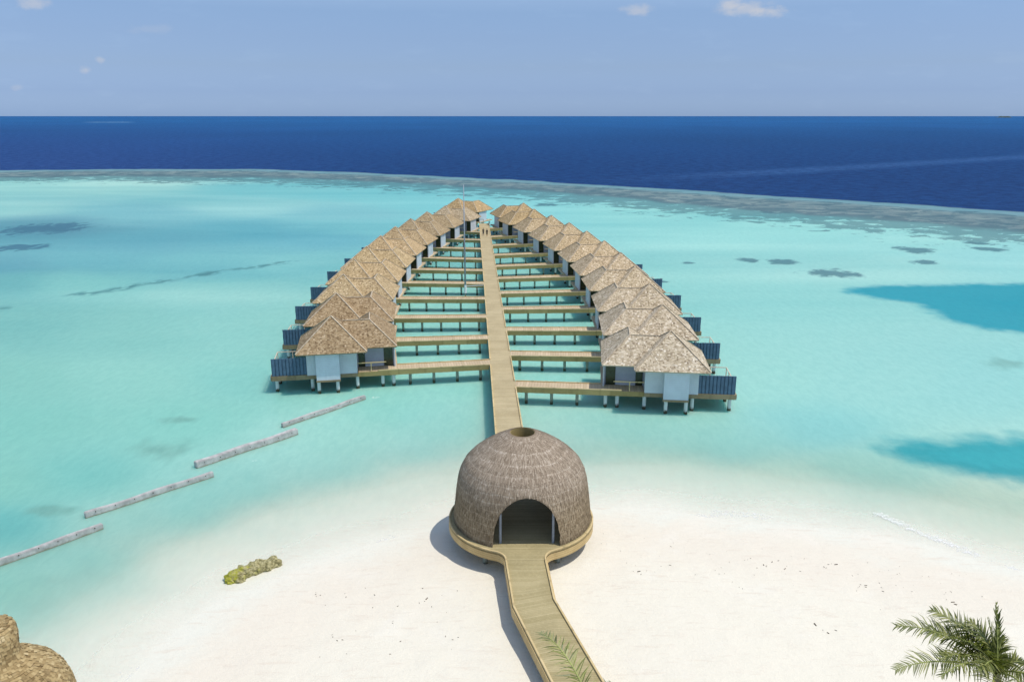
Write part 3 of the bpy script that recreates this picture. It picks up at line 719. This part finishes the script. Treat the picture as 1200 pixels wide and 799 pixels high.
for i, (a, b, lb) in enumerate(GR):
    a = Vector(a); b = Vector(b); Lg = (b-a).length; g = empty('wave_barrier', (a.x, a.y, 0), math.atan2(b.y-a.y, b.x-a.x))
    wd = .17 if i != 2 else .27; tp = .46 if i != 2 else .56
    bm = bmesh.new(); bmesh.ops.create_cube(bm, size=1)
    for v_ in bm.verts: v_.co = Vector(((v_.co.x+.5)*Lg, v_.co.y*wd*2, (v_.co.z+.5)*(tp+1.6)-1.6))
    bmesh.ops.subdivide_edges(bm, edges=[e for e in bm.edges if abs((e.verts[0].co-e.verts[1].co).x) > 1], cuts=24, use_grid_fill=True)
    bmesh.ops.bevel(bm, geom=[e for e in bm.edges if e.calc_face_angle(0) > 1.], offset=.05, segments=2, affect='EDGES')
    for v_ in bm.verts:
        q = v_.co; v_.co.z += .05*math.sin(q.x*1.3+i)*.6; v_.co.y += .04*math.sin(q.x*.9+2*i)
    me = bpy.data.meshes.new('beam'); bm.to_mesh(me); bm.free(); me.materials.append(M['conc'])
    place('beam', me, g)
    bmh = MB(); bmh.cyl(0, 0, 0, .05, .04, .04, 8); bb = bmh.mesh('bolt', M['bolt'])
    for k in range(7):
        o = place('bolt', bb, g, ((k+.5)*Lg/7, -wd-.01, .36)); o.rotation_euler = (R(90), 0, 0)
    tag(g, lb, 'barrier', 'wave barrier beams in the shallows')

# ---------------------------------------------------------------- coral rock on the sand spit
def blob(name, lumps, mat, parent=None, seed=1, amp=.22, sub=4):
    rr_ = random.Random(seed); bm = bmesh.new()
    for (x, y, z, rx, ry, rz) in lumps:
        r_ = bmesh.ops.create_icosphere(bm, subdivisions=sub, radius=1)
        for v_ in r_['verts']:
            d = v_.co.copy(); k = 1+amp*(float(fbm(np.array([d.x*2.1+x*3+9]), np.array([d.y*2.1+d.z*1.7+y*2+5]), seed, 4)[0])-.5)*2.4
            v_.co = Vector((x+d.x*rx*k, y+d.y*ry*k, z+d.z*rz*k))
    me = bpy.data.meshes.new(name); bm.to_mesh(me); bm.free(); me.materials.append(mat)
    return place(name, me, parent)
t = NT('mossy_coral_rock'); P = t.pos(); n = t.noise(P, 2.2, 5, .7); n2 = t.noise(P, 6, 4, .7); px = t.xyz(P)
c = t.mix(t.rng(n2, .35, .65), (.17, .15, .06), (.50, .45, .24)); c = t.mix(t.rng(t.math('ADD', n, t.math('MULTIPLY', t.math('ADD', px[0], 17.4), -.14)), .45, .72), c, (.34, .34, .03))
M['rock'] = t.prin(c, .9, t.bump(n2, .8, .08))
lumps = [(-18.05, 45.0, .1, .62, .5, .48), (-17.6, 45.45, .12, .6, .5, .5), (-17.1, 45.75, .15, .65, .45, .5), (-16.6, 46.2, .15, .6, .5, .55), (-16.1, 46.6, .15, .5, .45, .45), (-18.3, 44.65, .05, .35, .3, .3), (-17.7, 44.75, .05, .4, .3, .3), (-15.75, 46.6, .1, .3, .3, .3)]
rk = blob('coral_rock', lumps, M['rock'], None, 5, .35, 3)
tag(rk, 'mossy coral rock lying in the milky shallows left of the dome', 'rock')

# ---------------------------------------------------------------- mast
ms = empty('mast', (-7.75, 127.6, 0)); tag(ms, 'tall thin grey mast standing in the water beside the boardwalk', 'mast')
mb = MB(); mb.cyl(0, 0, 1.6, 18.4, .16, .055, 10); mb.build('pole', M['steel'], ms, True)
mb = MB(); mb.cyl(0, 0, .75, 2.1, .24, .2, 12); mb.build('collar', M['white'], ms)
mb = MB(); mb.cyl(0, 0, -2., .75, .12, .12, 10); mb.build('pile', M['pile2'], ms)
mb = MB(); mb.bar((.1, 0, 1.9), (3.1, .5, 1.95), .09, .09); mb.bar((.1, 0, 1.4), (3.1, -.4, 1.5), .05, .05); mb.build('arm', M['white'], ms)

# ---------------------------------------------------------------- people on the boardwalk
def skin_mesh(name, joints, edges, mats, pick):
    me = bpy.data.meshes.new(name); me.from_pydata([j[:3] for j in joints], edges, []); o = bpy.data.objects.new(name, me); COL.objects.link(o)
    m_ = o.modifiers.new('s', 'SKIN'); m_.use_smooth_shade = True
    for k, j in enumerate(joints):
        sv = me.skin_vertices[0].data[k]; sv.radius = (j[3], j[4] if len(j) > 4 else j[3]); sv.use_root = k == 0
    o.modifiers.new('u', 'SUBSURF').levels = 2
    dg = bpy.context.evaluated_depsgraph_get(); nm = bpy.data.meshes.new_from_object(o.evaluated_get(dg)); bpy.data.objects.remove(o)
    nm.materials.clear()
    for q in mats: nm.materials.append(q)
    for p in nm.polygons: p.material_index = pick(p.center); p.use_smooth = True
    nm.name = name; return nm
M['skin'] = m_plain('skin', (.42, .26, .17), .08, .6); M['dark'] = m_plain('dark_cloth', (.018, .018, .022), .3, .85)
M['pale'] = m_plain('pale_trousers', (.55, .47, .36), .1, .85); M['navy'] = m_plain('navy_shorts', (.03, .035, .06), .2, .85); M['hair'] = m_plain('dark_hair', (.02, .014, .01), .3, .6)
def person(x, y, rz, st, label, lower):
    j = [(0, 0, .95, .15, .12), (0, 0, 1.2, .15, .11), (0, 0, 1.40, .16, .11), (0, 0, 1.50, .06), (0, .01, 1.58, .085, .1), (0, .01, 1.68, .075, .085),
         (-.1, st*.12, .52, .075), (-.1, -st*.10, .1, .05), (-.1, st*.05+.08, .03, .04), (.1, -st*.10, .52, .075), (.1, -st*.28, .1, .05), (.1, -st*.2, .03, .04),
         (-.21, 0, 1.36, .055), (-.25, -st*.08, 1.10, .042), (-.25, st*.02, .86, .035), (.21, 0, 1.36, .055), (.25, st*.08, 1.10, .042), (.25, st*.16, .88, .035)]
    e = [(0, 1), (1, 2), (2, 3), (3, 4), (4, 5), (0, 6), (6, 7), (7, 8), (0, 9), (9, 10), (10, 11), (2, 12), (12, 13), (13, 14), (2, 15), (15, 16), (16, 17)]
    def pick(c):
        if c.z > 1.47 or (abs(c.x) > .2 and c.z < 1.15): return 2
        return 0 if c.z > .88 else (1 if c.z > .42 else 2)
    r_ = empty('person', (x, y, 1.953), rz)
    place('body', skin_mesh('body', j, e, [M['dark'], lower, M['skin']], pick), r_)
    hb_ = blob('hair', [(0, -.02, 1.67, .1, .11, .11)], M['hair'], r_, 3, .1, 2)
    tag(r_, label, 'person')
person(-6.75, 184.2, R(3), 1, 'person in dark top walking away on the boardwalk, left one of the pair', M['navy'])
person(-5.85, 183.2, R(-4), -1, 'person in dark clothes walking away on the boardwalk, right one of the pair', M['dark'])

# ---------------------------------------------------------------- thatched hut roof by the left edge
HC = (-21.1, 27.3); HT = 9.25
HP = [(.05, 0), (.6, -.02), (.76, -.07),(.86,-.2), (.88, -.6), (.84, -1.1), (.84, -1.5), (1.0, -1.72), (1.35, -1.92), (1.75, -2.2), (2.1, -2.55), (2.35, -3.0), (2.5, -3.5), (2.6, -4.2), (2.65, -5.6)]
hut = empty('thatched_hut', (HC[0], HC[1], 0)); tag(hut, 'round hut with a bell-shaped golden shingle roof cut by the lower left corner', 'hut')
mb = MB(); nh = 64; vs = [(r*math.cos(2*math.pi*i/nh), r*math.sin(2*math.pi*i/nh), HT+z) for r, z in HP for i in range(nh)]
vs += [((r-.2)*math.cos(2*math.pi*i/nh) if r > .3 else 0, (r-.2)*math.sin(2*math.pi*i/nh) if r > .3 else 0, HT+z-.2) for r, z in HP for i in range(nh)]
o_ = len(HP)*nh; k_ = (len(HP)-1)*nh
fs = [(a*nh+i, a*nh+(i+1) % nh, (a+1)*nh+(i+1) % nh, (a+1)*nh+i) for a in range(len(HP)-1) for i in range(nh)]
fs += [(o_+a*nh+i, o_+(a+1)*nh+i, o_+(a+1)*nh+(i+1) % nh, o_+a*nh+(i+1) % nh) for a in range(len(HP)-1) for i in range(nh)]
fs += [(k_+i, k_+(i+1) % nh, o_+k_+(i+1) % nh, o_+k_+i) for i in range(nh)]
mb.add(vs, fs, None, .5)
ss = [0]
for (r0, z0), (r1, z1) in zip(HP[:-1], HP[1:]): ss.append(ss[-1]+math.hypot(r1-r0, z1-z0))
q = .15
while q < ss[-1]:
    r0 = float(np.interp(q, ss, [p[0] for p in HP])); z0 = float(np.interp(q, ss, [p[1] for p in HP])); r1 = float(np.interp(q-.22, ss, [p[0] for p in HP])); z1 = float(np.interp(q-.22, ss, [p[1] for p in HP]))
    n = max(8, int(2*math.pi*r0/.14)); ph = random.random()
    nv = Vector((-(z0-z1), (r0-r1))).normalized(); nr, nz = (nv.x, nv.y) if nv.x > 0 or nv.y > 0 else (-nv.x, -nv.y)
    a = ph
    for k in range(n):
        da = 2*math.pi/n*random.uniform(.75, 1.3); l = random.uniform(.025, .06); rr0 = r0+nr*l; rr1 = r1+nr*.008; zz = z0+random.uniform(-.03, .03)
        P4 = [(rr0*math.cos(a), rr0*math.sin(a), HT+zz+nz*l), (rr0*math.cos(a+da), rr0*math.sin(a+da), HT+zz+nz*l), (rr1*math.cos(a+da), rr1*math.sin(a+da), HT+z1+nz*.008), (rr1*math.cos(a), rr1*math.sin(a), HT+z1+nz*.008)]
        lo = [(r0*math.cos(b), r0*math.sin(b), HT+zz-.01) for b in (a, a+da)]
        mb.add(P4+lo, [(0, 1, 2, 3), (4, 5, 1, 0)]); a += 2*math.pi/n
    q += .12
hr = mb.build('roof', M['roof'], hut); hr.color = (.86, .81, .65, 1)
mb = MB(); mb.cyl(0, 0, .9, HT-5.2, 2.2, 2.2, 40); mb.build('wall', M['wall'], hut)


# ---------------------------------------------------------------- palms
t = NT('palm_leaflet'); r = t.white(t.math('MULTIPLY', t.attr('rnd'), 517)); dry = t.attr('pl')
c = t.ramp(r, [(0, (.035, .05, .010)), (.35, (.10, .125, .025)), (.7, (.22, .235, .055)), (1, (.42, .40, .17))])
c = t.mix(t.rng(dry, .25, 1.), c, (.26, .27, .14))
df = t.new('ShaderNodeBsdfPrincipled'); t.link(c, df.inputs['Base Color']); df.inputs['Roughness'].default_value = .45; df.inputs['Specular IOR Level'].default_value = .45
tl = t.new('ShaderNodeBsdfTranslucent'); t.link(t.mix(1., c, (1.3, 1.5, .6), 'MULTIPLY'), tl.inputs[0])
mx = t.new('ShaderNodeMixShader'); mx.inputs[0].default_value = .25; t.link(df.outputs[0], mx.inputs[1]); t.link(tl.outputs[0], mx.inputs[2]); t.link(mx.outputs[0], t.out.inputs[0])
M['leaf'] = t.m
M['rachis'] = m_plain('frond_stem', (.28, .31, .09), .2, .6); M['trunk'] = m_plain('palm_trunk', (.23, .20, .16), .35, .9, 6)
def frond(parent, az, el, L_, droop, seed, dry=0., leaf=.85, nl=44, spear=False):
    rg = random.Random(seed); pts = []; p = Vector((0, 0, 0)); e = el; n = 22
    for i in range(n+1):
        pts.append(p.copy()); d = Vector((math.cos(az)*math.cos(e), math.sin(az)*math.cos(e), math.sin(e))); p = p+d*L_/n; e -= droop/n*(.4+1.2*i/n)
    stem = MB()
    for i in range(n): stem.bar(pts[i], pts[i+1], .07*(1-i/n)+.012, .05*(1-i/n)+.01)
    st_ = stem.build('stem', M['rachis'], parent)
    mb = MB(); roll = rg.uniform(-.5, .5); sd0 = Vector((-math.sin(az), math.cos(az), 0))
    for i in range(nl):
        f = .1+.9*i/(nl-1); k = min(n-1, int(f*n)); fr_ = f*n-k; q = pts[k].lerp(pts[k+1], min(1, fr_)); tg = (pts[k+1]-pts[k]).normalized(); up0 = sd0.cross(tg)*-1
        if up0.z < 0: up0 = -up0
        side0 = sd0*math.cos(roll)+up0*math.sin(roll); up = up0*math.cos(roll)-sd0*math.sin(roll)
        ll = leaf*(math.sin(math.pi*(.14+.80*f))**.7)*rg.uniform(.7, 1.2)
        for sg in (-1, 1):
            sweep = (1.5+rg.uniform(-.25, .3)) if spear else .35+.75*f+rg.uniform(-.25, .25); vd = (side0*sg*math.cos(sweep*.8)+tg*math.sin(sweep*.8)+up*rg.uniform(.05, .35)).normalized()
            q0 = q; w = .014+.009*rg.random(); pr = None; vs = []
            wv = vd.cross(up).normalized()
            for m_ in range(4):
                ff = m_/3; wd = w*(1, 1.25, .8, .08)[m_]; vs += [q0+wv*wd, q0-wv*wd]
                vd2 = (vd+Vector((0, 0, -1))*ff*(0 if spear else rg.uniform(.25, 1.1))).normalized(); q0 = q0+vd2*ll/3
            mb.add(vs, [(0, 2, 3, 1), (2, 4, 5, 3), (4, 6, 7, 5)], [min(1, dry*(.3+1.3*f)+.5*(f > .8)*rg.random())]*8)
    o = mb.build('frond', M['leaf'], parent); st_.parent = o
    return o
def palm(loc, base, specs, label, leaf=.75):
    root = empty('palm_tree', base); cr_ = Vector(loc)-Vector(base)
    mb = MB(); prev = Vector((0, 0, -.4))
    for i in range(1, 15):
        f = i/14; q = Vector((cr_.x*f**1.6, cr_.y*f**1.6, cr_.z*f)); 
        d = (q-prev).normalized(); mb.bar(prev, q, .30-.12*f, .30-.12*f, (0, 1, 0)); prev = q
    mb.build('trunk', M['trunk'], root)
    for k, (az, el, L_, dr, dry, *lf) in enumerate(specs):
        f = frond(root, R(az), R(el), L_, R(dr), k+int(loc[0]*10), dry, lf[0] if lf else leaf, 16 if lf and lf[0] < .5 else 44, bool(lf and lf[0] < .5)); f.location = cr_
    tag(root, label, 'palm'); return root
palm((16.4, 22.45, 10.9), (17.0, 21.0, .9), [(164, 42, 3.6, 60, .1), (184, 24, 3.7, 52, .35), (98, 80, 2.35, 10, 0, .45), (80, 76, 1.9, 10, 0, .45), (112, 74, 1.8, 12, 0, .45), (132, 52, 2.7, 62, .1), (148, 66, 2.2, 60, 0), (205, 42, 3.2, 70, .1), (232, 30, 3.2, 70, .1), (262, 40, 2.8, 75, 0), (300, 45, 2.0, 85, .1), (350, 68, 1.1, 110, 0, .55), (60, 74, 1.2, 60, 0, .55), (196, 60, 2.2, 90, 0), (174, 62, 2.4, 80, 0), (112, 55, 1.9, 70, .1), (156, 50, 2.6, 70, 0), (190, 48, 2.6, 75, 0), (125, 74, 1.8, 60, 0), (220, 60, 2.2, 85, 0)],
     'green coconut palm with ragged fronds over the white sand, lower right corner')
palm((2.95, 22.0, 8.9), (2.0, 20.4, 1.0), [(126, 62, 4.1, 84, .3), (60, 38, 2.1, 70, .1), (200, 40, 3., 80, 0), (245, 35, 3.2, 75, 0), (290, 30, 3.2, 75, .1), (335, 35, 3., 80, 0), (20, 30, 2.4, 80, 0), (160, 25, 2.6, 85, .1), (100, 28, 2.0, 80, 0)],
     'pale green palm whose frond tip arches over the wooden ramp', .8)


# ---------------------------------------------------------------- drift debris, islet, sandbar
rg = random.Random(4); mb = MB()
DEB = [(27.14, 41.76), (23.36, 43.20), (27.13, 42.02), (16.75, 46.14), (18.03, 45.73), (21.66, 46.35), (17.45, 46.56), (22.57, 43.86), (-5.27, 42.29), (14.50, 43.20), (17.63, 39.34), (18.07, 38.56), (-10.26, 38.56), (-12.0, 42.9), (-9.93, 38.18), (10.5, 46.), (8.3, 45.2), (25.5, 41.)]
PTS = []
for (x, y) in DEB:
    for _ in range(rg.randint(1, 4)): PTS.append((x+rg.gauss(0, .5), y+rg.gauss(0, .35), rg.uniform(.012, .03)))
    PTS.append((x, y, rg.uniform(.025, .05)))
for _ in range(70): 
    x = rg.uniform(6, 30); PTS.append((x, 45.9-.12*(x-16)+rg.gauss(0, 1.4), rg.uniform(.008, .02)))
for _ in range(25): PTS.append((rg.uniform(-12, -3), rg.uniform(36, 44), rg.uniform(.012, .03)))
PA = np.array(PTS); ZZ = land_z(PA[:, 0], PA[:, 1])
for (x, y, r_), z in zip(PTS, ZZ):
    if z < .1: continue
    a = rg.uniform(0, 6.28); dx, dy = math.cos(a), math.sin(a); l = r_*rg.uniform(1, 3)
    mb.bar((x-dx*l, y-dy*l, z+.01), (x+dx*l, y+dy*l, z+.015+r_*.3), r_*1.1, r_*.6)
db = mb.build('beach_debris', m_plain('dry_weed', (.09, .07, .05), .4, .9, 4)); tag(db, 'scattered dry seaweed and twigs along the tide line on the sand', 'debris', None, 'stuff')
def islet(name, x0, x1, y, hmax, seed, col, col2=None):
    rgi = random.Random(seed); mb = MB(); n = 40; w = (x1-x0)
    top = []
    for i in range(n+1):
        f = i/n; top.append(hmax*(min(1, 5*f, 5*(1-f)))*rgi.uniform(.6, 1.))
    vs = []
    for i in range(n+1):
        x = x0+w*i/n
        vs += [(x, y-w*.2, .0), (x, y-w*.1, top[i]), (x, y+w*.1, top[i]*.9), (x, y+w*.2, .0)]
    fs = [(4*i+k, 4*i+k+1, 4*i+k+5, 4*i+k+4) for i in range(n) for k in range(3)]
    mb.add(vs, fs); return mb.build(name, col)
M['isl'] = m_plain('islet_trees', (.06, .10, .10), .3, .9, .01); M['bar'] = m_plain('sandbar_shallow', (.22, .40, .46), .2, .9, .01)
il = islet('island', 8020, 8260, 13500, 26, 3, M['isl']); tag(il, kind='structure')
sb = islet('sandbar', -2010, -1790, 3840, .6, 5, M['bar']); tag(sb, kind='structure')

# ---------------------------------------------------------------- sky, sun, camera
SUN = Vector((.385, -.10, .915)).normalized()
W = bpy.data.worlds.new('World'); S.world = W; W.use_nodes = True; nt = W.node_tree; nt.nodes.clear()
class WT(NT):
    def __init__(s, tree): s.t = tree; s.n = tree.nodes
t = WT(nt); out = t.new('ShaderNodeOutputWorld'); bg = t.new('ShaderNodeBackground'); t.link(bg.outputs[0], out.inputs[0])
sky = t.new('ShaderNodeTexSky', sky_type='NISHITA'); sky.sun_disc = False; sky.sun_elevation = math.asin(SUN.z); sky.sun_rotation = math.atan2(SUN.x, SUN.y); sky.altitude = 30; sky.air_density = 1.; sky.dust_density = .6; sky.ozone_density = 2.5
D = t.new('ShaderNodeTexCoord').outputs['Generated']; dx = t.xyz(D)
el = dx[2]
tint = t.ramp(t.math('MULTIPLY', el, 2.5, clamp=True), [(0, (.44, .647, 1.233)), (.067, (.393, .527, .96)), (.14, (.447, .525, .797)), (.22, (.505, .559, .764)), (.29, (.56, .607, .767)), (.6, (1.4, 1.25, 1.12))])
c = t.mix(1., sky.outputs[0], tint, 'MULTIPLY')
az = t.math('DIVIDE', dx[0], t.math('MAXIMUM', dx[1], .05)); elv = t.math('DIVIDE', dx[2], t.math('MAXIMUM', dx[1], .05))
cx = t.new('ShaderNodeCombineXYZ'); t.link(az, cx.inputs[0]); t.link(elv, cx.inputs[1]); cv_ = cx.outputs[0]
cn = t.noise(t.scale(cv_, (1, 1.7, 1)), 42, 6, .6); cn2 = t.noise(t.scale(cv_, (1, 3.5, 1)), 14, 5, .6)
for (ax_, ez, w_, h_, k_) in ((-.5638, .1277, .026, .010, .5), (.2780, .1215, .044, .011, .55), (.2589, .1262, .020, .009, .5), (.3050, .1184, .030, .008, .6), (.1493, .1203, .026, .008, .5), (-.5145, .0534, .0085, .0062, .42), (-.4954, .0641, .0065, .005, .35), (-.4316, .0986, .036, .007, .12), (-.6004, .0328, .009, .004, .2)):
    ex = t.math('DIVIDE', t.math('SUBTRACT', az, ax_), w_); ey = t.math('DIVIDE', t.math('SUBTRACT', elv, ez), h_)
    d2 = t.math('SQRT', t.math('ADD', t.math('MULTIPLY', ex, ex), t.math('MULTIPLY', ey, ey)))
    v_ = t.math('SUBTRACT', t.math('ADD', t.math('MULTIPLY', cn, 1.5), .28), t.math('MULTIPLY', d2, .78))
    c = t.mix(t.rng(v_, .22, .95, 0, k_), c, (4.1, 4.15, 4.4))

hz = t.rng(cn2, .52, .72, 0, .16); c = t.mix(hz, c, t.mix(1., c, (1.25, 1.2, 1.12), 'MULTIPLY'))
t.link(c, bg.inputs[0]); bg.inputs[1].default_value = .15
sl = bpy.data.lights.new('sun', 'SUN'); sl.energy = 3.25; sl.angle = R(.53); sl.color = (1., .955, .885)
so = bpy.data.objects.new('sun', sl); COL.objects.link(so); so.rotation_euler = SUN.to_track_quat('Z', 'Y').to_euler(); so.location = (40, -20, 90)
cd = bpy.data.cameras.new('camera'); cd.sensor_width = 36; cd.lens = 920/1200*36; cd.clip_start = .5; cd.clip_end = 200000
co = bpy.data.objects.new('camera', cd); COL.objects.link(co); co.location = (0, 0, 29); co.rotation_euler = (R(90)-math.atan((399.5-136)/920), 0, 0)
S.camera = co
S.view_settings.view_transform = 'Standard'; S.view_settings.look = 'None'; S.view_settings.exposure = 0; S.view_settings.gamma = 1; S.view_settings.use_curve_mapping = False
S.cycles.max_bounces = 6; S.cycles.diffuse_bounces = 3; S.cycles.transparent_max_bounces = 8; S.cycles.use_denoising = True
